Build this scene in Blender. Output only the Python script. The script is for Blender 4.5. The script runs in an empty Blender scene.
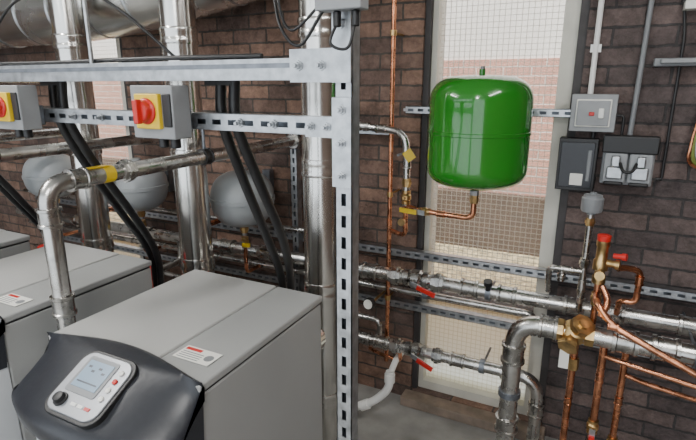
import bpy, math, random
from mathutils import Vector, Matrix
random.seed(4)
V=Vector
C=bpy.context.scene.collection

# ------------------------------------------------------------------ materials
MATS={}
def nm(name):
    m=bpy.data.materials.new(name); m.use_nodes=True
    MATS[name]=m
    return m, m.node_tree.nodes, m.node_tree.links, m.node_tree.nodes['Principled BSDF']
def mat(name,col,rough=.5,metal=0,var=.0,scale=20,coat=0,emit=0,bump=0,rvar=0):
    m,n,l,b=nm(name)
    b.inputs['Base Color'].default_value=(*col,1)
    b.inputs['Roughness'].default_value=rough
    b.inputs['Metallic'].default_value=metal
    b.inputs['Coat Weight'].default_value=coat
    if emit:
        b.inputs['Emission Color'].default_value=(*col,1); b.inputs['Emission Strength'].default_value=emit
    if var or bump or rvar:
        tc=n.new('ShaderNodeTexCoord'); no=n.new('ShaderNodeTexNoise'); no.inputs['Scale'].default_value=scale
        no.inputs['Detail'].default_value=5
        l.new(tc.outputs['Object'],no.inputs['Vector'])
        if var:
            r=n.new('ShaderNodeValToRGB')
            r.color_ramp.elements[0].position=.3; r.color_ramp.elements[1].position=.7
            r.color_ramp.elements[0].color=(*[c*(1-var) for c in col],1)
            r.color_ramp.elements[1].color=(*[min(1,c*(1+var)) for c in col],1)
            l.new(no.outputs['Fac'],r.inputs['Fac']); l.new(r.outputs['Color'],b.inputs['Base Color'])
        if rvar:
            mr=n.new('ShaderNodeMapRange'); mr.inputs['To Min'].default_value=max(0,rough-rvar); mr.inputs['To Max'].default_value=rough+rvar
            l.new(no.outputs['Fac'],mr.inputs['Value']); l.new(mr.outputs['Result'],b.inputs['Roughness'])
        if bump:
            bp=n.new('ShaderNodeBump'); bp.inputs['Strength'].default_value=bump; bp.inputs['Distance'].default_value=.004
            l.new(no.outputs['Fac'],bp.inputs['Height']); l.new(bp.outputs['Normal'],b.inputs['Normal'])
    return m
mat('stainless',(.72,.71,.68),.19,1,.12,6,rvar=.1)
mat('duct_steel',(.80,.80,.78),.26,1,.12,5,rvar=.12)
mat('stainless_dull',(.54,.53,.51),.27,1,.30,14,rvar=.14)
mat('galv',(.48,.50,.52),.40,1,.22,40,rvar=.1)
mat('galv_dark',(.22,.24,.27),.5,.9,.2,30)
mat('steel_fit',(.44,.43,.41),.27,1,.35,22,rvar=.12)
mat('copper',(.64,.28,.155),.27,1,.45,18,rvar=.1)
mat('brass',(.56,.38,.17),.33,1,.35,25,rvar=.1)
mat('green',(.015,.185,.011),.14,0,.05,4,coat=.7)
mat('vessel_grey',(.34,.36,.37),.33,0,.05,5,coat=.2)
mat('boiler_top',(.40,.40,.39),.38,0,.03,3)
mat('boiler_side',(.31,.315,.31),.45,0,.04,3)
mat('boiler_front',(.55,.57,.59),.4,0,.03,3)
mat('hood',(.020,.022,.028),.36,0,.1,60,bump=.12)
mat('black',(.012,.012,.013),.45)
mat('rubber',(.010,.010,.011),.42,0,.2,40)
mat('silver_plastic',(.27,.28,.30),.32,.3)
mat('lcd',(.27,.36,.46),.15,0,coat=.5,emit=.12)
mat('lcd_dark',(.03,.04,.06),.3)
mat('white',(.75,.75,.72),.45,0,.05,10)
mat('white_pvc',(.80,.80,.78),.35)
mat('grey_plastic',(.20,.21,.22),.45)
mat('box_grey',(.27,.28,.29),.45,0,.08,20)
mat('red',(.55,.02,.015),.35)
mat('yellow',(.80,.55,.02),.4)
mat('label',(.78,.77,.72),.5)
mat('frame_white',(.60,.58,.51),.5,0,.1,8)
mat('frame_dark',(.045,.04,.04),.6,0,.2,20)
mat('timber',(.075,.045,.026),.7,0,.3,12)
mat('cable_gy',(.16,.20,.04),.5,0,.3,30)
mat('concrete',(.27,.265,.25),.9,0,.22,7,bump=.6)
mat('sill',(.20,.155,.12),.85,0,.3,14,bump=.5)
mat('ceiling',(.62,.62,.60),.9,0,.05,5)
mat('render_cream',(.80,.77,.71),.9,0,.06,3)
mat('gravel',(.55,.45,.26),.95,0,.6,22,bump=1)
mat('fill_glow',(1,.97,.92),.5,emit=6)  # glowing face of the added fill lights

def brick(name,axis,c1,c2,mortar,scale=1.0,lo=.5,hi=1.45):
    m,n,l,b=nm(name)
    tc=n.new('ShaderNodeTexCoord'); sp=n.new('ShaderNodeSeparateXYZ'); cb=n.new('ShaderNodeCombineXYZ')
    l.new(tc.outputs['Object'],sp.inputs[0])
    l.new(sp.outputs[axis],cb.inputs[0]); l.new(sp.outputs['Z'],cb.inputs[1])
    nz=n.new('ShaderNodeTexNoise'); nz.inputs['Scale'].default_value=26; nz.inputs['Detail'].default_value=4
    l.new(tc.outputs['Object'],nz.inputs['Vector'])
    ad=n.new('ShaderNodeVectorMath'); ad.operation='MULTIPLY_ADD'
    l.new(nz.outputs['Color'],ad.inputs[0]); ad.inputs[1].default_value=(.012,.012,0); l.new(cb.outputs[0],ad.inputs[2])
    br=n.new('ShaderNodeTexBrick'); br.inputs['Scale'].default_value=scale
    br.inputs['Brick Width'].default_value=.225; br.inputs['Row Height'].default_value=.075
    br.inputs['Mortar Size'].default_value=.0058; br.inputs['Mortar Smooth'].default_value=.3
    br.inputs['Bias'].default_value=0
    br.inputs['Color1'].default_value=(*c1,1); br.inputs['Color2'].default_value=(*c2,1); br.inputs['Mortar'].default_value=(*mortar,1)
    l.new(ad.outputs[0],br.inputs['Vector'])
    n2=n.new('ShaderNodeTexNoise'); n2.inputs['Scale'].default_value=8; n2.inputs['Detail'].default_value=9; n2.inputs['Roughness'].default_value=.8
    l.new(tc.outputs['Object'],n2.inputs['Vector'])
    rp=n.new('ShaderNodeValToRGB'); rp.color_ramp.elements[0].position=.32; rp.color_ramp.elements[0].color=(lo,lo,lo,1)
    rp.color_ramp.elements[1].position=.70; rp.color_ramp.elements[1].color=(hi,hi,hi*.99,1)
    l.new(n2.outputs['Fac'],rp.inputs['Fac'])
    mx=n.new('ShaderNodeMix'); mx.data_type='RGBA'; mx.blend_type='MULTIPLY'; mx.inputs[0].default_value=1
    l.new(br.outputs['Color'],mx.inputs[6]); l.new(rp.outputs['Color'],mx.inputs[7])
    l.new(mx.outputs[2],b.inputs['Base Color']); b.inputs['Roughness'].default_value=.88
    inv=n.new('ShaderNodeMath'); inv.operation='MULTIPLY_ADD'; inv.inputs[1].default_value=-1
    l.new(br.outputs['Fac'],inv.inputs[0]); 
    n3=n.new('ShaderNodeTexNoise'); n3.inputs['Scale'].default_value=70; l.new(tc.outputs['Object'],n3.inputs['Vector'])
    l.new(n3.outputs['Fac'],inv.inputs[2])
    bp=n.new('ShaderNodeBump'); bp.inputs['Strength'].default_value=.9; bp.inputs['Distance'].default_value=.007
    l.new(inv.outputs[0],bp.inputs['Height']); l.new(bp.outputs['Normal'],b.inputs['Normal'])
    return m
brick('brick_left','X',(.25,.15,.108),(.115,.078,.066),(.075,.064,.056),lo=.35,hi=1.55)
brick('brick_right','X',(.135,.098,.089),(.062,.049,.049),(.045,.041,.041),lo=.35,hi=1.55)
brick('brick_side','Y',(.19,.13,.10),(.13,.09,.075),(.07,.06,.05))
brick('brick_out','X',(.58,.30,.22),(.50,.25,.19),(.68,.58,.52),lo=.85,hi=1.15)

def glass(name,opac,gx,gz,lw,col,gridcol):
    m,n,l,b=nm(name); n.remove(b)
    out=n['Material Output']
    tc=n.new('ShaderNodeTexCoord'); sp=n.new('ShaderNodeSeparateXYZ'); l.new(tc.outputs['Object'],sp.inputs[0])
    def line(sock,p):
        a=n.new('ShaderNodeMath'); a.operation='PINGPONG'; a.inputs[1].default_value=p/2; l.new(sock,a.inputs[0])
        c=n.new('ShaderNodeMath'); c.operation='LESS_THAN'; c.inputs[1].default_value=lw; l.new(a.outputs[0],c.inputs[0]); return c.outputs[0]
    mxm=n.new('ShaderNodeMath'); mxm.operation='MAXIMUM'
    l.new(line(sp.outputs['X'],gx),mxm.inputs[0]); l.new(line(sp.outputs['Z'],gz),mxm.inputs[1])
    tr=n.new('ShaderNodeBsdfTransparent'); df=n.new('ShaderNodeBsdfDiffuse'); tl=n.new('ShaderNodeBsdfTranslucent')
    df.inputs['Color'].default_value=(*col,1); tl.inputs['Color'].default_value=(*col,1)
    m1=n.new('ShaderNodeMixShader'); m1.inputs[0].default_value=.75; l.new(df.outputs[0],m1.inputs[1]); l.new(tl.outputs[0],m1.inputs[2])
    m2=n.new('ShaderNodeMixShader'); m2.inputs[0].default_value=opac; l.new(tr.outputs[0],m2.inputs[1]); l.new(m1.outputs[0],m2.inputs[2])
    gd=n.new('ShaderNodeBsdfTranslucent'); gd.inputs['Color'].default_value=(*gridcol,1)
    m3=n.new('ShaderNodeMixShader'); l.new(mxm.outputs[0],m3.inputs[0]); l.new(m2.outputs[0],m3.inputs[1]); l.new(gd.outputs[0],m3.inputs[2])
    l.new(m3.outputs[0],out.inputs['Surface'])
glass('glass_clear',.08,.025,.025,.0009,(.8,.8,.78),(.40,.40,.37))
glass('glass_frost',.7,.025,.025,.0013,(.92,.90,.80),(.50,.46,.35))

# ------------------------------------------------------------------ mesh builder
class B:
    def __init__(s,name,bevel=0,parent=None,smooth=38):
        s.name=name; s.v=[]; s.f=[]; s.m=[]; s.mats=[]; s.bevel=bevel; s.parent=parent; s.smooth=smooth
    def mi(s,m):
        if m not in s.mats: s.mats.append(m)
        return s.mats.index(m)
    def box(s,c,h,m,ax=None):
        """centre, full sizes, axes"""
        ax=ax or (V((1,0,0)),V((0,1,0)),V((0,0,1)))
        c=V(c); b=len(s.v); k=s.mi(m)
        for i in (-1,1):
            for j in (-1,1):
                for t in (-1,1):
                    s.v.append(c+ax[0]*i*h[0]/2+ax[1]*j*h[1]/2+ax[2]*t*h[2]/2)
        for q in ((0,1,3,2),(4,6,7,5),(0,4,5,1),(2,3,7,6),(0,2,6,4),(1,5,7,3)):
            s.f.append([b+x for x in q]); s.m.append(k)
    def b2(s,x0,x1,y0,y1,z0,z1,m):
        s.box(((x0+x1)/2,(y0+y1)/2,(z0+z1)/2),(abs(x1-x0),abs(y1-y0),abs(z1-z0)),m)
    def prism(s,poly,o,ax,ay,n,h,m):
        """extrude 2d polygon"""
        k=s.mi(m); b=len(s.v); N=len(poly); o=V(o)
        for t in (0,h):
            for p in poly: s.v.append(o+ax*p[0]+ay*p[1]+n*t)
        s.f.append([b+i for i in reversed(range(N))]); s.m.append(k)
        s.f.append([b+N+i for i in range(N)]); s.m.append(k)
        for i in range(N):
            j=(i+1)%N; s.f.append([b+i,b+j,b+N+j,b+N+i]); s.m.append(k)
    def rings(s,pts,rads,m,seg=16,caps=True):
        k=s.mi(m); b=len(s.v); n=len(pts)
        T=[]
        for i in range(n):
            if i==0: t=pts[1]-pts[0]
            elif i==n-1: t=pts[-1]-pts[-2]
            else: t=(pts[i+1]-pts[i]).normalized()+(pts[i]-pts[i-1]).normalized()
            if t.length<1e-9: t=T[-1] if T else V((0,0,1))
            T.append(t.normalized())
        up=V((0,0,1)) if abs(T[0].z)<.9 else V((1,0,0))
        nx=(up-T[0]*up.dot(T[0])).normalized()
        for i in range(n):
            nx=(nx-T[i]*nx.dot(T[i]))
            nx.normalize(); ny=T[i].cross(nx)
            for j in range(seg):
                a=2*math.pi*j/seg
                s.v.append(pts[i]+(nx*math.cos(a)+ny*math.sin(a))*rads[i])
        for i in range(n-1):
            for j in range(seg):
                s.f.append([b+i*seg+j,b+i*seg+(j+1)%seg,b+(i+1)*seg+(j+1)%seg,b+(i+1)*seg+j]); s.m.append(k)
        if caps:
            s.f.append([b+j for j in reversed(range(seg))]); s.m.append(k)
            s.f.append([b+(n-1)*seg+j for j in range(seg)]); s.m.append(k)
    def lathe(s,o,d,prof,m,seg=24):
        o=V(o); d=V(d).normalized(); k=s.mi(m); b=len(s.v)
        up=V((0,0,1)) if abs(d.z)<.9 else V((1,0,0))
        nx=(up-d*up.dot(d)).normalized(); ny=d.cross(nx)
        for h,r in prof:
            for j in range(seg):
                a=2*math.pi*j/seg; s.v.append(o+d*h+(nx*math.cos(a)+ny*math.sin(a))*max(r,1e-5))
        n=len(prof)
        for i in range(n-1):
            for j in range(seg):
                s.f.append([b+i*seg+j,b+i*seg+(j+1)%seg,b+(i+1)*seg+(j+1)%seg,b+(i+1)*seg+j]); s.m.append(k)
        s.f.append([b+j for j in reversed(range(seg))]); s.m.append(k)
        s.f.append([b+(n-1)*seg+j for j in range(seg)]); s.m.append(k)
    def cyl(s,p0,p1,r,m,seg=16):
        p0=V(p0);p1=V(p1); s.lathe(p0,p1-p0,[(0,r),((p1-p0).length,r)],m,seg)
    def tube(s,pts,r,m,fil=.05,seg=16):
        pts=[V(p) for p in pts]; out=[pts[0]]
        for i in range(1,len(pts)-1):
            a=pts[i-1]-pts[i]; c=pts[i+1]-pts[i]
            f=min(fil,a.length*.49,c.length*.49)
            p=pts[i]+a.normalized()*f; q=pts[i]+c.normalized()*f
            for k in range(9):
                t=k/8; out.append(p*(1-t)**2+pts[i]*2*t*(1-t)+q*t*t)
        out.append(pts[-1]); s.rings(out,[r]*len(out),m,seg)
    def spline(s,pts,r,m,seg=10):
        pts=[V(p) for p in pts]; P=[pts[0]*2-pts[1]]+pts+[pts[-1]*2-pts[-2]]; out=[]
        for i in range(1,len(P)-2):
            for k in range(8):
                t=k/8; a,b_,c,d=P[i-1],P[i],P[i+1],P[i+2]
                out.append(.5*((2*b_)+(c-a)*t+(2*a-5*b_+4*c-d)*t*t+(3*b_-a-3*c+d)*t**3))
        out.append(pts[-1]); s.rings(out,[r]*len(out),m,seg)
    def coupling(s,p,d,r,L,m,k=1.16):
        """press-fit socket centred on p"""
        d=V(d).normalized(); o=V(p)-d*L/2; e=.16*L
        s.lathe(o,d,[(0,r*1.01),(0,r*1.05),(.02*L,r*k*1.12),(e,r*k*1.12),(e*1.25,r*k),(L-e*1.25,r*k),(L-e,r*k*1.12),(L*.98,r*k*1.12),(L,r*1.05),(L,r*1.01)],m)
    def union(s,p,d,r,L,m):
        d=V(d).normalized(); o=V(p)-d*L/2
        s.lathe(o,d,[(0,r),(0,r*1.25),(.3*L,r*1.25),(.3*L,r*1.5),(.7*L,r*1.5),(.7*L,r*1.25),(L,r*1.25),(L,r)],m,8)
    def valve(s,p,d,r,m,lever=None,lm='red',LL=.09,up=None):
        """ball valve; lever direction"""
        p=V(p); d=V(d).normalized(); L=r*4
        s.lathe(p-d*L/2,d,[(0,r),(0,r*1.35),(L*.2,r*1.35),(L*.22,r*1.1),(L*.35,r*1.55),(L*.65,r*1.55),(L*.78,r*1.1),(L*.8,r*1.35),(L,r*1.35),(L,r)],m,12)
        up=V(up) if up else V((0,-1,0))
        s.cyl(p,p+up*r*2.3,r*.45,m,8)
        if lever:
            e=V(lever).normalized(); w=e.cross(up).normalized()
            s.box(p+up*r*2.3+e*LL*.15,(LL*.5,.022,.006),'galv',(e,w,up))
            s.box(p+up*(r*2.3+.008)+e*LL*.65,(LL*.8,.020,.011),lm,(e,w,up))
    def strut(s,p0,p1,n,m='galv',w=.041,dep=.041,slot=True,pitch=.05,sl=.028,sw=.013):
        """slotted C channel, web faces along n"""
        p0=V(p0);p1=V(p1);d=(p1-p0);L=d.length;d.normalize();n=V(n).normalized();x=d.cross(n).normalized();t=.0025
        A=(d,x,n)
        mid=(p0+p1)/2
        if slot:
            sd=(w-sw)/2
            for sg in (-1,1):
                s.box(mid+x*sg*(sw/2+sd/2)+n*(dep/2-t/2),(L,sd,t),m,A)
            k=int(L/pitch)
            for i in range(k+1):
                c=i*pitch; 
                if c>L: break
                s.box(p0+d*c+n*(dep/2-t/2),(pitch-sl,sw,t),m,A)
        else: s.box(mid+n*(dep/2-t/2),(L,w,t),m,A)
        for sg in (-1,1):
            s.box(mid+x*sg*(w/2-t/2),(L,t,dep),m,A)
            s.box(mid+x*sg*(w/2-.005)-n*(dep/2-t/2),(L,.009,t),m,A)
        s.box(mid-n*(dep*.28),(L,w*.9,t),'galv_dark',A)  # dark sheet inside the hollow channel stands in for shade behind slots
    def bolt(s,p,d,r=.009,m='galv'):
        d=V(d).normalized(); s.lathe(p,d,[(0,r*1.5),(.003,r*1.5),(.003,r),(.011,r),(.011,r*.6),(.02,r*.6)],m,6)
    def clip(s,p,d,r,wall,m='galv_dark'):
        """pipe clamp: ring around pipe + stud to wall plane point"""
        d=V(d).normalized(); s.lathe(V(p)-d*.012,d,[(0,r),(0,r*1.15+.003),(.024,r*1.15+.003),(.024,r)],m,20)
        s.cyl(p,wall,.006,m,8)
    def done(s):
        me=bpy.data.meshes.new(s.name); me.from_pydata([tuple(v) for v in s.v],[],s.f)
        for x in s.mats: me.materials.append(MATS[x])
        me.polygons.foreach_set('material_index',s.m)
        me.polygons.foreach_set('use_smooth',[True]*len(s.f)); me.update()
        me.set_sharp_from_angle(angle=math.radians(s.smooth))
        o=bpy.data.objects.new(s.name,me); C.objects.link(o)
        if s.bevel:
            md=o.modifiers.new('bev','BEVEL'); md.width=s.bevel; md.segments=3; md.limit_method='ANGLE'; md.angle_limit=math.radians(50)
            md.harden_normals=False
        if s.parent: o.parent=s.parent
        return o
def empty(name,loc=(0,0,0)):
    e=bpy.data.objects.new(name,None); C.objects.link(e); e.location=loc; e.empty_display_size=.1; return e
X=V((1,0,0));Y=V((0,1,0));Z=V((0,0,1))

# ------------------------------------------------------------------ room shell
WY=2.4; CE=2.9; XL=-6.2; XR=1.5; YB=-3.0; WS=2.392
W2=(-.80,-.10); W1=(-3.50,-2.82); WT=2.55; WB=.06
b=B('wall_back')
def wallseg(x0,x1,z0,z1,m): b.b2(x0,x1,WY,WY+.22,z0,z1,m)
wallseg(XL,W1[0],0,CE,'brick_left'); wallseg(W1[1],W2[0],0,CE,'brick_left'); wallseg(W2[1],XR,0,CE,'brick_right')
for w in (W1,W2):
    wallseg(w[0],w[1],0,WB,'brick_left'); wallseg(w[0],w[1],WT,CE,'brick_left')
b.done()
b=B('wall_left'); b.b2(XL-.2,XL,YB,WY+.22,0,CE,'brick_side'); b.done()
b=B('wall_right'); b.b2(XR,XR+.2,YB,WY+.22,0,CE,'brick_side'); b.done()
b=B('floor'); b.b2(XL-.2,XR+.2,YB,WY+.22,-.1,0,'concrete'); b.done()
b=B('ceiling'); b.b2(XL-.2,XR+.2,YB,WY+.22,CE,CE+.1,'ceiling'); b.done()

def window(name,x0,x1):
    b=B(name,.002)
    y=WY+.03
    for xa,xb in ((x0,x0+.03),(x1-.035,x1)):
        b.b2(xa,xb,y-.015,y+.17,WB,WT,'frame_dark')
    b.b2(x0+.03,x0+.058,y+.01,y+.12,WB,WT,'frame_white')
    b.b2(x1-.098,x1-.035,y+.01,y+.12,WB,WT,'frame_white')
    b.b2(x0+.055,x1-.095,y+.01,y+.12,WB,WB+.05,'frame_white')
    b.b2(x0+.055,x1-.095,y+.01,y+.12,WT-.05,WT,'frame_white')
    b.b2(x0+.055,x1-.095,y+.02,y+.11,.60,.64,'frame_dark')
    b.b2(x0+.055,x1-.095,y+.06,y+.066,.64,WT-.05,'glass_clear')
    b.b2(x0+.055,x1-.095,y+.06,y+.066,WB+.05,.60,'glass_frost')
    b.done()
window('window_1',*W1); window('window_2',*W2)
b=B('trim_1',.006); b.b2(W2[0]-.03,W2[1]+.02,WY-.09,WY-.001,0,.055,'sill'); b.done()

# exterior
b=B('exterior_ground'); b.b2(-9,5,WY+.23,8,.2,.30,'gravel'); b.done()
b=B('neighbouring_building'); b.b2(-9,5,4.5,4.8,.30,1.93,'brick_out'); b.b2(-9,5,4.52,4.8,1.93,4.6,'render_cream')
b.b2(-9,5,4.38,4.5,.30,.80,'timber')
b.done()

# ------------------------------------------------------------------ boilers
def rrect(w,h,r,n=6):
    P=[]
    for cx,cy,a0 in ((w/2-r,h/2-r,0),(-w/2+r,h/2-r,90),(-w/2+r,-h/2+r,180),(w/2-r,-h/2+r,270)):
        for i in range(n+1):
            a=math.radians(a0+90*i/n); P.append((cx+r*math.cos(a),cy+r*math.sin(a)))
    return P
def make_boiler(dx):
    e=empty('boiler',(dx,0,0))
    x0,x1,y0,y1,zt=-1.37,-.795,.795,1.40,1.02
    b=B('cabinet',.008,e)
    b.b2(x0+.004,x1-.004,y0+.004,y1-.004,.05,zt-.03,'boiler_side')
    b.b2(x0+.03,x1-.03,y0-.03,y1-.03,0,.06,'black')
    b.done()
    def bow(u):
        c=max(0,math.sin(math.pi*u)); return c**.6
    poly=[(x1-.003,y0+.002)]+[(x1-.003-(x1-x0-.006)*u,.735-.105*bow(u)) for u in [.5-.5*math.cos(math.pi*i/24) for i in range(25)]]+[(x0+.003,y0+.002)]
    b=B('front_door',.004,e)
    b.prism(poly[::-1],(0,0,.07),X,Y,Z,.80,'boiler_front'); b.done()
    b=B('lid',.007,e)
    b.b2(x0,x1-.19,y0,y1,zt-.024,zt+.002,'boiler_top')
    b.b2(x1-.186,x1,y0,y1,zt-.024,zt,'boiler_side')
    b.b2(x0+.006,x1-.006,y0+.006,y1-.006,zt-.034,zt-.022,'black')
    b.done()
    b=B('rating_label',0,e)
    lx,ly=-.958,.868
    b.b2(lx,lx+.120,ly,ly+.062,zt+.0022,zt+.0032,'label')
    b.b2(lx+.006,lx+.06,ly+.044,ly+.056,zt+.0032,zt+.0036,'red')
    for i in range(4): b.b2(lx+.008,lx+.08,ly+.006+i*.009,ly+.009+i*.009,zt+.0032,zt+.0036,'grey_plastic')
    b.lathe((lx+.100,ly+.03,zt+.0032),Z,[(0,.014),(.0004,.014)],'grey_plastic',16)
    b.done()
    xa,xb=x0-.005,x1+.003
    prof=[(.802,1.020,0),(.800,1.028,0),(.785,1.033,.1),(.755,1.024,.5),(.71,1.002,.9),(.655,.972,1),(.618,.950,1),(.600,.935,1),(.594,.915,1),(.598,.885,1),(.610,.868,.97),(.66,.860,.7),(.79,.855,0)]
    NX=44; b=B('control_hood',0,e,smooth=60)
    k=b.mi('hood')
    def hp(u,i):
        y,z,w=prof[i]; c=max(0,math.sin(math.pi*u)); bw=c**.55
        yy=y+(1-bw)*w*.105+(.042*c**1.3 if i<3 else (.02*c if i==3 else 0))
        zz=z-(1-bw)*w*(.03 if i<8 else 0)+(.008*c if i<5 else 0)
        return V((xa+(xb-xa)*u,yy,zz))
    for a in range(NX+1):
        u=.5-.5*math.cos(math.pi*a/NX)
        for i in range(len(prof)): b.v.append(hp(u,i))
    n=len(prof)
    for a in range(NX):
        for i in range(n):
            j=(i+1)%n
            b.f.append([a*n+i,a*n+j,(a+1)*n+j,(a+1)*n+i]); b.m.append(k)
    b.f.append(list(range(n))); b.m.append(k)
    b.f.append([NX*n+i for i in reversed(range(n))]); b.m.append(k)
    b.done()
    ay=V((0,.06,.031)).normalized(); ax=X.copy(); nn=ax.cross(ay).normalized()
    if nn.z<0: nn=-nn
    c=V((-1.06,.698,1.000))
    b=B('control_fascia',.002,e,smooth=30)
    b.prism(rrect(.192,.182,.04),c-nn*.016,ax,ay,nn,.017,'black')
    b.prism(rrect(.174,.164,.034),c-nn*.008,ax,ay,nn,.013,'silver_plastic')
    b.done()
    b=B('display',.001,e)
    f=c+nn*.005
    b.prism(rrect(.106,.100,.008),f-nn*.003+ax*(-.010)+ay*.020,ax,ay,nn,.005,'grey_plastic')
    b.box(f+nn*.002+ax*(-.010)+ay*.022,(.086,.074,.003),'lcd',(ax,ay,nn))
    for q in range(4): b.box(f+nn*.0038+ax*(-.038+.018*q)+ay*(.042-.01*(q%2)),(.011,.006,.0006),'lcd_dark',(ax,ay,nn))
    b.box(f+nn*.0038+ax*(-.010)+ay*.0,(.07,.004,.0006),'lcd_dark',(ax,ay,nn))
    for q in range(4): b.lathe(f+ax*.064+ay*(.05-.024*q),nn,[(0,.007),(.004,.007),(.005,.005)],'label' if q!=1 else 'red',14)
    for q in range(3): b.box(f+ax*(.0+.024*q)-ay*.054,(.018,.008,.004),'white' if q!=2 else 'red',(ax,ay,nn))
    b.lathe(f-ax*.046-ay*.054,nn,[(0,.018),(.004,.018),(.005,.014),(.016,.013),(.017,.010)],'black',20)
    b.done()
    b=B('flue_spigot',0,e); b.cyl((-1.07,1.39,.62),(-1.07,1.775,.62),.075,'stainless'); b.done()
for dx in (0,-.81,-1.62): make_boiler(dx)

# ------------------------------------------------------------------ flues
def flue(x,z0=.0):
    b=B('flue_pipe'); R=.08; y=1.85
    prof=[(0,R)]; z=.25
    while z<CE-.1:
        prof+=[(z,R),(z,R*1.05),(z+.012,R*1.09),(z+.024,R*1.05),(z+.05,R*1.05),(z+.062,R*1.09),(z+.074,R*1.05),(z+.074,R)]
        z+=.55
    prof.append((CE,R)); b.lathe((x,y,0),(0,0,1),prof,'stainless',32)
    b.done()
for x in (-1.05,-1.79,-2.55): flue(x)
b=B('exhaust_duct')
P=[(-6.0,2.14,2.10),(-3.6,2.14,2.13),(-2.5,2.14,2.16),(-1.3,2.14,2.33),(-.98,2.14,2.37)]
b.spline(P,.17,'duct_steel',32)
for i in range(15):
    x=-5.0+i*.3
    z=2.10+.03*(x+6)/2.4 if x<-3.6 else (2.13+.03*(x+3.6)/1.1 if x<-2.5 else 2.16+.17*(x+2.5)/1.2)
    if x>-1.0: break
    d=V((1,0,.02 if x<-2.5 else .133)).normalized()
    b.lathe((x,2.14,z),d,[(0,.165),(0,.175),(.010,.179),(.020,.175),(.02,.165)],'galv',32)
for x in (-3.0,-2.1,-1.3): b.cyl((x,2.14,2.3),(x,2.14,CE),.006,'galv_dark')
b.done()

# boiler flow pipes: rise between boilers then run to the wall
for dx in (0,-.81,-1.62):
    b=B('steel_flow_pipe'); x=-1.48+dx
    b.tube([(x,.925,0),(x,.925,1.43),(x,1.2,1.43),(x,2.3,1.43)],.028,'stainless_dull',.07,20)
    b.coupling((x,.925,1.33),Z,.028,.06,'steel_fit'); b.coupling((x,1.03,1.43),Y,.028,.06,'steel_fit')
    b.coupling((x,.925,1.04),Z,.028,.07,'steel_fit'); b.coupling((x,1.62,1.43),Y,.028,.045,'rubber',1.12)
    b.union((x,1.22,1.43),Y,.028,.05,'steel_fit')
    b.cyl((x,1.62,1.43),(x,1.62,1.6),.006,'galv_dark')
    b.tube([(x,2.3,1.43),(x,2.34,1.43)],.04,'steel_fit')
    b.cyl((x,1.12,1.43),(x,1.16,1.43),.0287,'yellow',20); b.box((x+.0,1.10,1.459),(.028,.09,.003),'yellow')
    b.done()

# ------------------------------------------------------------------ support frame
b=B('strut_support_frame',.0)
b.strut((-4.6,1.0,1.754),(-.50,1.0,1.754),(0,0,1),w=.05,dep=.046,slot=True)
b.box((-2.53,.969,1.754),(4.06,.003,.046),'galv')
b.box((-2.53,.9665,1.762),(4.06,.003,.010),'galv_dark')
b.strut((-4.6,1.03,1.63),(-.50,1.03,1.63),(0,-1,0),w=.041)
PX=-.493
for x in (PX,-4.6):
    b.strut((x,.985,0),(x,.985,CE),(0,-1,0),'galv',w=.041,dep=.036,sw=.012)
    b.box((x,1.0,.004),(.14,.14,.008),'galv')
    b.box((x,1.0,CE-.004),(.14,.14,.008),'galv')
b.box((-.56,.960,1.760),(.115,.006,.068),'galv'); b.box((PX,.9605,1.80),(.043,.007,.15),'galv')
b.box((PX,.9605,1.60),(.045,.007,.19),'galv'); b.box((-.555,.99,1.63),(.09,.006,.046),'galv')
for p in ((-.595,.957,1.760),(-.54,.957,1.760),(PX,.957,1.84),(PX,.957,1.67),(PX,.957,1.60),(PX,.957,1.53),(-.585,.987,1.63),(-.545,.987,1.63)):
    b.bolt(p,(0,-1,0),.0075)
for x in (-1.3,-1.9,-2.6,-3.4): b.cyl((x,1.0,1.77),(x,1.0,CE),.006,'galv')
for x in (-.80,-.70,-1.30,-1.42): b.bolt((x,1.008,1.63),(0,-1,0),.0075)
b.done()

b=B('strut_wall_rail')
for z in (.875,.585): b.strut((-3.9,2.37,z),(1.3,2.37,z),(0,-1,0))
b.strut((-3.9,2.37,1.50),(-.94,2.37,1.50),(0,-1,0))
b.done()
b=B('strut_upright'); 
for x in (-1.48,-2.3,-3.1): b.strut((x,2.325,0),(x,2.325,1.385),(0,-1,0),'galv')
b.done()

# isolator switches
def isolator(x):
    b=B('isolator_switch',.004)
    b.b2(x-.07,x+.07,.925,.985,1.59,1.72,'box_grey')
    b.b2(x-.045,x+.035,.912,.926,1.615,1.70,'yellow')
    b.b2(x+.04,x+.066,.92,.926,1.62,1.70,'black')
    b.lathe((x-.005,.913,1.658),(0,-1,0),[(0,.032),(.006,.032),(.008,.026),(.022,.025),(.024,.022)],'red',24)
    b.box((x-.005,.884,1.658),(.016,.016,.058),'red')
    b.b2(x-.05,x+.05,.98,1.01,1.60,1.66,'galv_dark')
    b.cyl((x,.955,1.60),(x,.955,1.565),.013,'black'); b.cyl((x+.04,.955,1.60),(x+.04,.955,1.565),.013,'black')
    b.done()
isolator(-1.005); isolator(-1.61); isolator(-2.25)
# black flexible cable drops
def drop(dx,sp=.045):
    b=B('flexible_conduit')
    for j in (0,1):
        o=j*sp
        b.spline([(-.855+dx-o,1.065,1.74),(-.86+dx-o,1.07,1.62),(-.855+dx-o*1.2,1.15,1.45),(-.885+dx-o*1.4,1.30,1.24),(-.965+dx-o*.9,1.46,1.03),(-1.0+dx-o*.6,1.50,.85),(-1.0+dx-o*.5,1.48,.5),(-1.0+dx-o*.5,1.415,.42)],.0145,'rubber')
    b.box((-.875+dx-sp/2,1.065,1.735),(.09,.03,.03),'black')
    b.done()
drop(0); drop(-.68); drop(-1.4)

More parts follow.
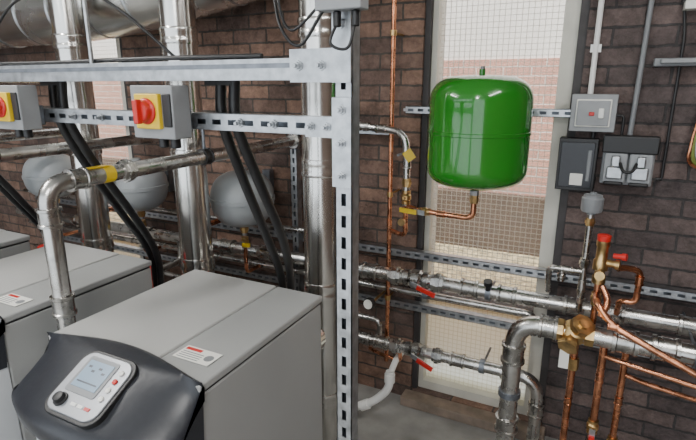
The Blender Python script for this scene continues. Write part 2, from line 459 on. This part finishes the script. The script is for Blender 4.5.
b=B('junction_box',.003)
b.b2(-.53,-.43,.915,.953,1.86,2.0,'box_grey')
b.cyl((-.45,.935,1.86),(-.45,.935,1.83),.008,'black'); b.cyl((-.49,.935,1.86),(-.49,.935,1.83),.008,'black')
b.done()
b=B('control_cable')
b.spline([(-.49,.935,1.84),(-.50,.925,1.80),(-.46,.92,1.79),(-.45,.935,1.84)],.003,'black')
b.spline([(-.52,.935,1.865),(-.58,.94,1.80),(-.63,.945,1.84),(-.68,.99,1.95),(-.72,1.0,2.1),(-.72,1.0,2.3),(-.72,1,CE)],.0035,'rubber')
b.spline([(-.52,.935,1.88),(-.60,.94,1.83),(-.64,.955,1.90),(-.64,.99,2.0),(-.64,1.0,2.3),(-.64,1,CE)],.003,'rubber')
b.spline([(-.72,1.0,1.785),(-1.1,1.0,1.787),(-1.5,1.02,1.785),(-2.0,1.0,1.787),(-2.6,1.0,1.785)],.006,'rubber')
b.spline([(-1.0,1.02,1.785),(-1.2,1.02,1.92),(-1.35,1.0,1.98),(-1.6,1.0,1.96),(-1.75,1.0,1.86),(-1.8,1.0,1.785)],.004,'rubber')
b.done()

# ------------------------------------------------------------------ grey expansion vessels
def grey_vessel(x):
    b=B('grey_expansion_vessel'); y=2.13;z=1.13;r=.17
    prof=[(-.155,.03),(-.15,.03),(-.147,.07)]
    for i in range(9):
        a=math.radians(-65+i*65/8); prof.append((-.012+.14*math.sin(a)*1.0,r*math.cos(a)**.7))
    prof+= [(-.010,r*1.03),(.010,r*1.03)]
    for i in range(10):
        a=math.radians(i*78/9); prof.append((.012+.135*math.sin(a),r*math.cos(a)**.7))
    prof+=[(.15,.03),(.165,.028),(.168,.015)]
    b.lathe((x,y,z),(0,0,1),prof,'vessel_grey',36)
    b.tube([(x,y,z-.15),(x,y,.92)],.014,'galv'); b.valve((x,y,.88),Z,.015,'brass',X,'yellow',.06)
    b.union((x,y,.955),Z,.016,.04,'brass')
    b.tube([(x,y,.86),(x,y,.70),(x,2.25,.70)],.011,'copper',.03)
    b.box((x,y+.18,z+.02),(.04,.15,.03),'galv_dark'); b.box((x,WS-.02,z+.02),(.05,.04,.2),'galv_dark')
    b.done()
for x in (-1.70,-2.49,-3.31): grey_vessel(x)

# ------------------------------------------------------------------ green vessel
b=B('green_expansion_vessel'); r=.205
prof=[(0,.035),(.0,.09)]
for i in range(9):
    a=math.radians(-84+i*84/8); prof.append((.085+.08*math.sin(a),r*max(math.cos(a),.0)**.42))
prof+=[(.20,r),(.222,r),(.224,r*1.012),(.236,r*1.012),(.238,r),(.35,r)]
for i in range(1,11):
    a=math.radians(i*84/10); prof.append((.35+.105*math.sin(a),r*math.cos(a)**.45))
prof+=[(.457,.02),(.457,.012),(.478,.012),(.478,.004)]
b.lathe((-.455,2.12,1.304),(0,0,1),prof,'green',56)
b.lathe((-.455,2.12,1.268),(0,0,1),[(0,.016),(0,.02),(.02,.02),(.02,.013),(.045,.013)],'galv',8)
b.lathe((-.455,2.12,1.782),(0,0,1),[(0,.009),(.010,.009),(.012,.006)],'grey_plastic',10)
b.done()
b=B('vessel_bracket')
b.strut((-.86,2.37,1.605),(-.02,2.37,1.605),(0,-1,0),w=.035)
b.box((-.455,2.338,1.605),(.06,.03,.03),'galv_dark')
b.done()

b=B('copper_riser')
b.tube([(-.90,2.27,.28),(-.90,2.27,CE)],.011,'copper'); 
for z in (.65,1.2,1.95): b.clip((-.90,2.27,z),Z,.011,(-.90,WS,z),'brass')
b.coupling((-.90,2.27,1.05),Z,.011,.04,'copper')
b.done()
b=B('steel_branch_pipe')
b.tube([(-1.45,2.31,1.545),(-1.0,2.22,1.53),(-.80,2.2,1.51),(-.79,2.2,1.30),(-.79,2.2,1.17)],.017,'stainless_dull',.07)
b.coupling((-1.02,2.224,1.53),X,.017,.05,'steel_fit'); b.coupling((-.93,2.213,1.523),X,.017,.05,'steel_fit')
b.coupling((-.79,2.2,1.37),Z,.016,.05,'steel_fit'); b.union((-.79,2.2,1.28),Z,.016,.04,'brass')
b.box((-.775,2.18,1.41),(.045,.004,.05),'yellow',(V((.8,0,.6)),Y,V((-.6,0,.8))))
b.valve((-.79,2.2,1.21),Z,.016,'brass')
b.tube([(-.79,2.2,1.17),(-.79,2.2,1.02),(-.88,2.25,1.02)],.011,'copper',.03)
b.lathe((-.79,2.17,1.10),(0,-1,0),[(0,.012),(.02,.018),(.03,.018)],'brass',12)
b.cyl((-.85,2.235,1.4),(-.85,WS,1.4),.006,'galv_dark')
b.done()
b=B('copper_vessel_connection')
b.tube([(-.79,2.2,1.165),(-.70,2.15,1.165),(-.52,2.12,1.165),(-.455,2.12,1.165),(-.455,2.12,1.27)],.0125,'copper',.045)
b.valve((-.68,2.142,1.165),X,.013,'brass',(-1,.2,0),'yellow',.11)
b.coupling((-.60,2.13,1.165),X,.0125,.035,'copper'); b.union((-.455,2.12,1.25),Z,.014,.035,'brass')
b.done()

# ------------------------------------------------------------------ main steel headers along the wall
b=B('steel_header_pipe')
r=.033; y=2.22; z=.80
b.tube([(-3.9,y,z),(1.3,y,z)],r,'stainless_dull',.05,24)
for x in (-3.2,-2.55,-1.9,-1.62,-.98,-.47,-.30,-.02,.13,.40,.62): b.coupling((x,y,z),X,r,.085,'steel_fit')
b.union((-.84,y,z),X,r,.06,'steel_fit'); b.union((-.62,y,z),X,r,.06,'steel_fit')
b.valve((-.73,y,z),X,r*.95,'steel_fit',(1,-.1,-.25),'red',.12)
for x in (-3.6,-2.2,-1.2,-.38,.5): b.clip((x,y,z),X,r,(x,2.36,z))
b.lathe((-.38,y-.03,z+.02),(0,-.3,1),[(0,.012),(.03,.012),(.03,.02),(.05,.02)],'black',12)
b.done()
b=B('steel_return_pipe')
r=.028; y=2.2; z=.425
b.tube([(-3.9,y,z),(-.125,y,z),(-.125,y,0)],r,'stainless_dull',.10,24)
for x in (-1.62,-1.0,-.90,-.50): b.coupling((x,y,z),X,r,.07,'steel_fit')
b.union((-.82,y,z),X,r,.06,'steel_fit'); b.union((-.60,y,z),X,r,.05,'steel_fit')
b.valve((-.71,y,z),X,r*.95,'steel_fit',(1,-.1,-.35),'red',.11)
b.coupling((-.125,y,.27),Z,r,.07,'steel_fit')
b.coupling((-.26,y,z),X,r,.07,'steel_fit')
for x in (-1.3,-.38): b.clip((x,y,z),X,r,(x,WS,z))
b.done()
b=B('steel_condensate_pipe')
b.tube([(-3.9,2.28,.70),(-.50,2.28,.70),(-.18,2.28,.70),(-.18,2.28,.60)],.017,'stainless_dull',.04)
b.tube([(-3.9,2.28,.945),(-1.15,2.28,.945),(-1.15,2.28,.80)],.014,'stainless_dull',.04)
b.tube([(-3.9,2.29,.50),(-.95,2.29,.50),(-.95,2.29,.41)],.014,'stainless_dull',.04)
for x in (-2.9,-2.2,-1.4): 
    b.coupling((x,2.28,.945),X,.014,.05,'steel_fit'); b.coupling((x+.15,2.28,.70),X,.017,.05,'steel_fit')
for x in (-1.3,-.7): b.clip((x,2.28,.70),X,.017,(x,WS,.70))
b.done()

b=B('steel_supply_pipe')
r=.038; y=2.0; z=.785
b.tube([(1.3,y,z),(-.225,y,z),(-.225,y,0)],r,'stainless_dull',.11,28)
b.coupling((-.225,y,.64),Z,r,.085,'steel_fit'); b.coupling((-.10,y,z),X,r,.07,'steel_fit')
b.coupling((-.225,y,.30),Z,r,.07,'steel_fit')
for x in (.17,.30,.50,.7): b.coupling((x,y,z),X,r,.09,'steel_fit')
b.clip((.40,y,z),X,r,(.40,WS,z)); b.clip((-.225,y,.45),Z,r,(-.225,WS,.45))
b.box((-.03,y-.045,.69),(.035,.004,.09),'label')
b.done()
b=B('brass_strainer')
c=V((-.005,2.0,.785))
b.lathe(c-X*.07,X,[(0,.03),(0,.046),(.03,.046),(.035,.04),(.05,.05),(.09,.05),(.105,.04),(.11,.046),(.14,.046),(.14,.03)],'brass',8)
b.lathe(c,(.35,-.5,.7),[(0,.035),(.05,.035),(.05,.043),(.075,.043),(.075,.02),(.085,.02)],'brass',8)
b.lathe(c,(-.2,-.75,-.45),[(0,.033),(.06,.033),(.06,.04),(.08,.04)],'brass',6)
b.done()
b=B('air_vent')
b.tube([(.0,2.14,.82),(.0,2.14,1.235)],.013,'steel_fit')
b.lathe((.0,2.14,1.23),Z,[(0,.016),(.01,.016),(.012,.036),(.02,.04),(.066,.040),(.072,.034),(.078,.034),(.082,.012),(.088,.012)],'grey_plastic',24)
b.union((0,2.14,1.2),Z,.013,.03,'brass'); b.coupling((0,2.14,.93),Z,.013,.05,'steel_fit'); b.union((0,2.14,1.03),Z,.014,.04,'steel_fit')
b.tube([(0,2.14,.99),(-.13,2.14,.99),(-.13,2.2,.86)],.012,'steel_fit',.03); b.coupling((-.06,2.14,.99),X,.012,.05,'steel_fit')
b.valve((-.08,2.14,.96),Z,.011,'steel_fit')
b.done()
b=B('pressure_relief_valve')
x,y=.055,2.05
b.tube([(x,y,.80),(x,y,1.0)],.012,'copper')
b.lathe((x,y,.985),Z,[(0,.014),(0,.024),(.03,.024),(.03,.018),(.05,.018),(.055,.027),(.09,.027),(.1,.021),(.145,.021),(.15,.024),(.17,.024),(.17,.012)],'brass',12)
b.lathe((x,y,1.155),Z,[(0,.023),(.02,.025),(.024,.017)],'red',14)
b.lathe((x,y,1.07),(1,-.2,0),[(0,.015),(.05,.015),(.05,.02),(.065,.02)],'brass',12)
b.lathe((x+.04,y,1.10),(.9,-.3,.1),[(0,.010),(.03,.010),(.03,.014),(.045,.014)],'red',12)
b.valve((x,y,.92),Z,.013,'brass')
b.lathe((x,y-.02,1.03),(0,-1,.1),[(0,.012),(.03,.012),(.03,.018),(.045,.018)],'brass',10)
b.done()
b=B('copper_pipework')
b.tube([(.055,2.05,.94),(.055,1.98,.93),(.12,1.95,.86),(.50,1.88,.72),(.8,1.86,.62)],.0125,'copper',.04)
b.tube([(.115,2.06,1.05),(.14,2.08,1.05),(.195,2.1,1.04),(.195,2.12,.90),(.14,2.12,.90),(.14,2.18,.82)],.012,'copper',.03)
b.tube([(.07,2.03,.98),(.10,2.0,.93),(.075,1.97,.88)],.012,'copper',.03)
b.tube([(.105,2.02,.74),(.105,2.02,.0)],.014,'copper'); b.tube([(.185,2.06,.76),(.185,2.06,0)],.013,'copper')
b.tube([(.004,2.05,.76),(.004,2.05,.0)],.014,'copper')
b.tube([(.105,2.02,.70),(.16,2.0,.70),(.5,1.98,.66),(.8,1.98,.65)],.010,'copper',.03)
b.tube([(-1.0,2.27,.33),(-.92,2.24,.33),(-.80,2.22,.33),(-.80,2.2,.41)],.010,'copper',.03)
b.tube([(.185,2.06,.62),(.26,2.06,.60),(.8,2.06,.53)],.010,'copper',.03)
b.valve((.105,2.02,.38),Z,.015,'brass',(0,0,-1),'red',.08)
b.valve((.185,2.06,.30),Z,.014,'brass',(0,0,-1),'red',.08)
b.lathe((.004,2.05,.60),Z,[(0,.014),(0,.022),(.05,.022),(.05,.014)],'brass',8)
for p,d in (((.195,2.1,1.0),Z),((.12,1.95,.86),X),((.105,2.02,.6),Z),((.185,2.06,.5),Z),((.004,2.05,.45),Z)): b.coupling(p,d,.0125,.035,'copper')
b.done()

b=B('white_waste_pipe')
b.tube([(-.82,2.12,.32),(-.82,2.12,.22),(-.90,2.10,.13),(-1.05,2.08,.05),(-1.2,2.05,.022)],.021,'white_pvc',.05)
b.lathe((-.82,2.12,.26),Z,[(0,.021),(0,.027),(.045,.027),(.045,.02)],'white_pvc',20)
b.lathe((-.925,2.095,.115),(-.75,-.1,-.45),[(0,.021),(0,.027),(.045,.027),(.045,.02)],'white_pvc',20)
b.tube([(-.82,2.12,.30),(-.82,2.2,.34),(-.82,WS,.34)],.016,'white_pvc',.03)
b.done()
b=B('pressure_gauge'); 
b.lathe((-.955,2.21,.64),(-.1,-1,.1),[(0,.008),(.03,.008),(.03,.03),(.055,.03),(.056,.026)],'black',24)
b.lathe((-.955-.0055,2.21-.0565,.64+.0057),(-.1,-1,.1),[(0,.025),(.002,.025)],'label',24)
b.cyl((-.955,2.21,.64),(-.955,WS,.64),.007,'brass')
b.done()

# ------------------------------------------------------------------ electrical items on right wall
b=B('fused_spur_box',.008)
b.b2(-.125,.045,2.32,WS,1.535,1.685,'box_grey'); b.b2(-.105,.025,2.31,2.325,1.555,1.665,'label')
b.b2(-.1,.02,2.306,2.312,1.56,1.66,'box_grey'); b.b2(-.055,-.035,2.30,2.308,1.60,1.615,'red'); b.b2(-.02,.0,2.301,2.308,1.59,1.63,'white')
b.done()
b=B('control_relay_box',.006)
b.b2(-.155,-.005,2.32,WS,1.285,1.505,'black'); b.b2(-.145,-.015,2.313,2.322,1.30,1.49,'hood')
b.b2(-.10,-.05,2.309,2.314,1.31,1.36,'label'); b.b2(-.04,-.025,2.309,2.314,1.33,1.46,'grey_plastic')
b.done()
b=B('weatherproof_socket',.006)
b.b2(.015,.205,2.35,WS,1.32,1.52,'box_grey'); b.b2(.01,.21,2.30,2.355,1.455,1.525,'black')
for x in (.065,.155):
    b.b2(x-.042,x+.042,2.305,2.355,1.335,1.455,'box_grey'); b.b2(x-.03,x+.03,2.294,2.306,1.35,1.40,'galv')
    b.b2(x-.016,x+.016,2.285,2.302,1.40,1.445,'galv'); b.b2(x-.035,x+.035,2.292,2.304,1.325,1.34,'black')
b.spline([(.08,2.29,1.42),(.095,2.26,1.39),(.125,2.26,1.39),(.14,2.29,1.42)],.006,'black')
b.done()
b=B('white_conduit'); b.tube([(-.06,2.38,1.68),(-.06,2.38,CE)],.011,'white_pvc'); 
for z in (1.85,2.05): b.b2(-.08,-.04,2.375,WS,z,z+.03,'white_pvc')
b.tube([(-.03,2.38,1.54),(-.03,2.38,1.50)],.010,'black')
b.done()
b=B('grey_conduit'); b.tube([(.105,2.38,1.52),(.11,2.38,1.75),(.125,2.38,CE)],.010,'grey_plastic',.05)
b.tube([(.045,2.37,1.60),(.075,2.37,1.60),(.075,2.37,1.52)],.006,'black',.02)
b.tube([(.22,2.38,1.35),(.24,2.38,1.35),(.24,2.38,1.9),(.21,2.38,2.1),(.21,2.38,CE)],.006,'black',.03)
b.done()
b=B('cable_tray_bracket',.003)
b.b2(.15,.34,2.34,WS,1.79,1.82,'grey_plastic'); b.b2(.17,.32,2.30,2.36,1.80,1.815,'box_grey'); b.b2(.22,.34,2.32,WS,1.99,2.02,'label')
b.done()
b=B('cable_bundle')
for i in range(5):
    b.spline([(.43+.012*i,2.37-.006*i,CE),(.41+.012*i,2.36,2.1),(.36+.012*i,2.36,1.8),(.33+.01*i,2.34,1.62),(.315+.008*i,2.33,1.5),(.33+.02*i,2.34,1.42),(.48+.02*i,2.37,1.38)],.007,('copper','cable_gy','box_grey','brass','rubber')[i],8)
b.done()

# left-hand clutter
b=B('gas_pipe')
b.tube([(-3.35,1.6,CE),(-3.35,1.6,1.75),(-3.35,2.3,1.75)],.02,'stainless_dull',.05); b.cyl((-3.35,1.6,1.98),(-3.35,1.6,2.1),.0215,'yellow')
b.cyl((-3.35,2.28,1.75),(-3.35,WS,1.75),.02,'stainless_dull')
b.done()
b=B('circulator_pump')
for x in (-1.62,-2.42):
    b.tube([(x+.16,1.95,0),(x+.16,1.95,.66),(x+.16,2.2,.66),(x+.16,2.2,.78)],.02,'stainless_dull',.05)
    b.lathe((x+.16,1.95,.50),Z,[(0,.02),(0,.035),(.03,.045),(.13,.045),(.16,.035),(.16,.02)],'red',20)
    b.lathe((x+.16,1.95,.58),(0,-1,0),[(0,.045),(.1,.045),(.11,.03)],'red',20)
b.done()
for x in (-1.95,-2.75):
    b=B('boiler_safety_valve')
    b.tube([(x,1.66,0),(x,1.66,.76)],.013,'copper')
    b.lathe((x,1.66,.74),Z,[(0,.014),(0,.022),(.03,.022),(.035,.018),(.055,.018)],'brass',12)
    b.lathe((x,1.66,.795),Z,[(0,.028),(.01,.036),(.045,.036),(.052,.025)],'red',16)
    b.tube([(x,1.66,.75),(x,1.41,.75)],.012,'copper')
    b.done()
b=B('ball_valve')
for x in (-1.88,-2.68):
    b.tube([(x-.05,2.05,0),(x-.05,2.05,.96),(x-.05,2.26,.96)],.015,'copper',.04)
    b.valve((x-.05,2.05,.86),Z,.018,'brass',(0.8,0,.5),'red',.09)
b.done()

# ------------------------------------------------------------------ added fill lights out of view, facing down and up to brighten ceiling
def fill_light(x,y,pw):
    e=empty('added_fill_light',(0,0,0)); z=2.66
    b=B('fill_housing',.004,e); b.b2(x-.08,x+.08,y-.65,y+.65,z,z+.05,'white'); b.b2(x-.06,x+.06,y-.62,y+.62,z-.022,z,'fill_glow')
    for s in (-.5,.5): b.cyl((x,y+s,z+.05),(x,y+s,CE),.004,'galv')
    b.done()
    for nme,zz,rx,p in (('fill_down',z-.03,0,pw),('fill_up',z+.06,math.pi,pw*.5)):
        L=bpy.data.lights.new(nme,'AREA'); L.shape='RECTANGLE'; L.size=.12; L.size_y=1.2; L.energy=p; L.color=(1,.985,.96)
        o=bpy.data.objects.new(nme,L); C.objects.link(o); o.location=(x,y,zz); o.rotation_euler=(rx,0,0); o.parent=e
fill_light(-.2,-.9,34); fill_light(-2.4,.35,38); fill_light(.6,.9,14)

sun=bpy.data.lights.new('sun','SUN'); sun.energy=8.5; sun.angle=.6; sun.color=(1,.975,.94)
so=bpy.data.objects.new('sun',sun); C.objects.link(so); so.rotation_euler=(math.radians(32),0,math.radians(-15))
w=bpy.data.worlds.new('World'); bpy.context.scene.world=w; w.use_nodes=True
bg=w.node_tree.nodes['Background']; bg.inputs[0].default_value=(.86,.93,1,1); bg.inputs[1].default_value=2.6

cd=bpy.data.cameras.new('camera'); cd.sensor_width=36; cd.lens=503/696*36; cd.clip_start=.05
co=bpy.data.objects.new('camera',cd); C.objects.link(co); co.location=(0,0,1.72); co.rotation_euler=(math.radians(75),0,math.radians(26.5))
bpy.context.scene.camera=co
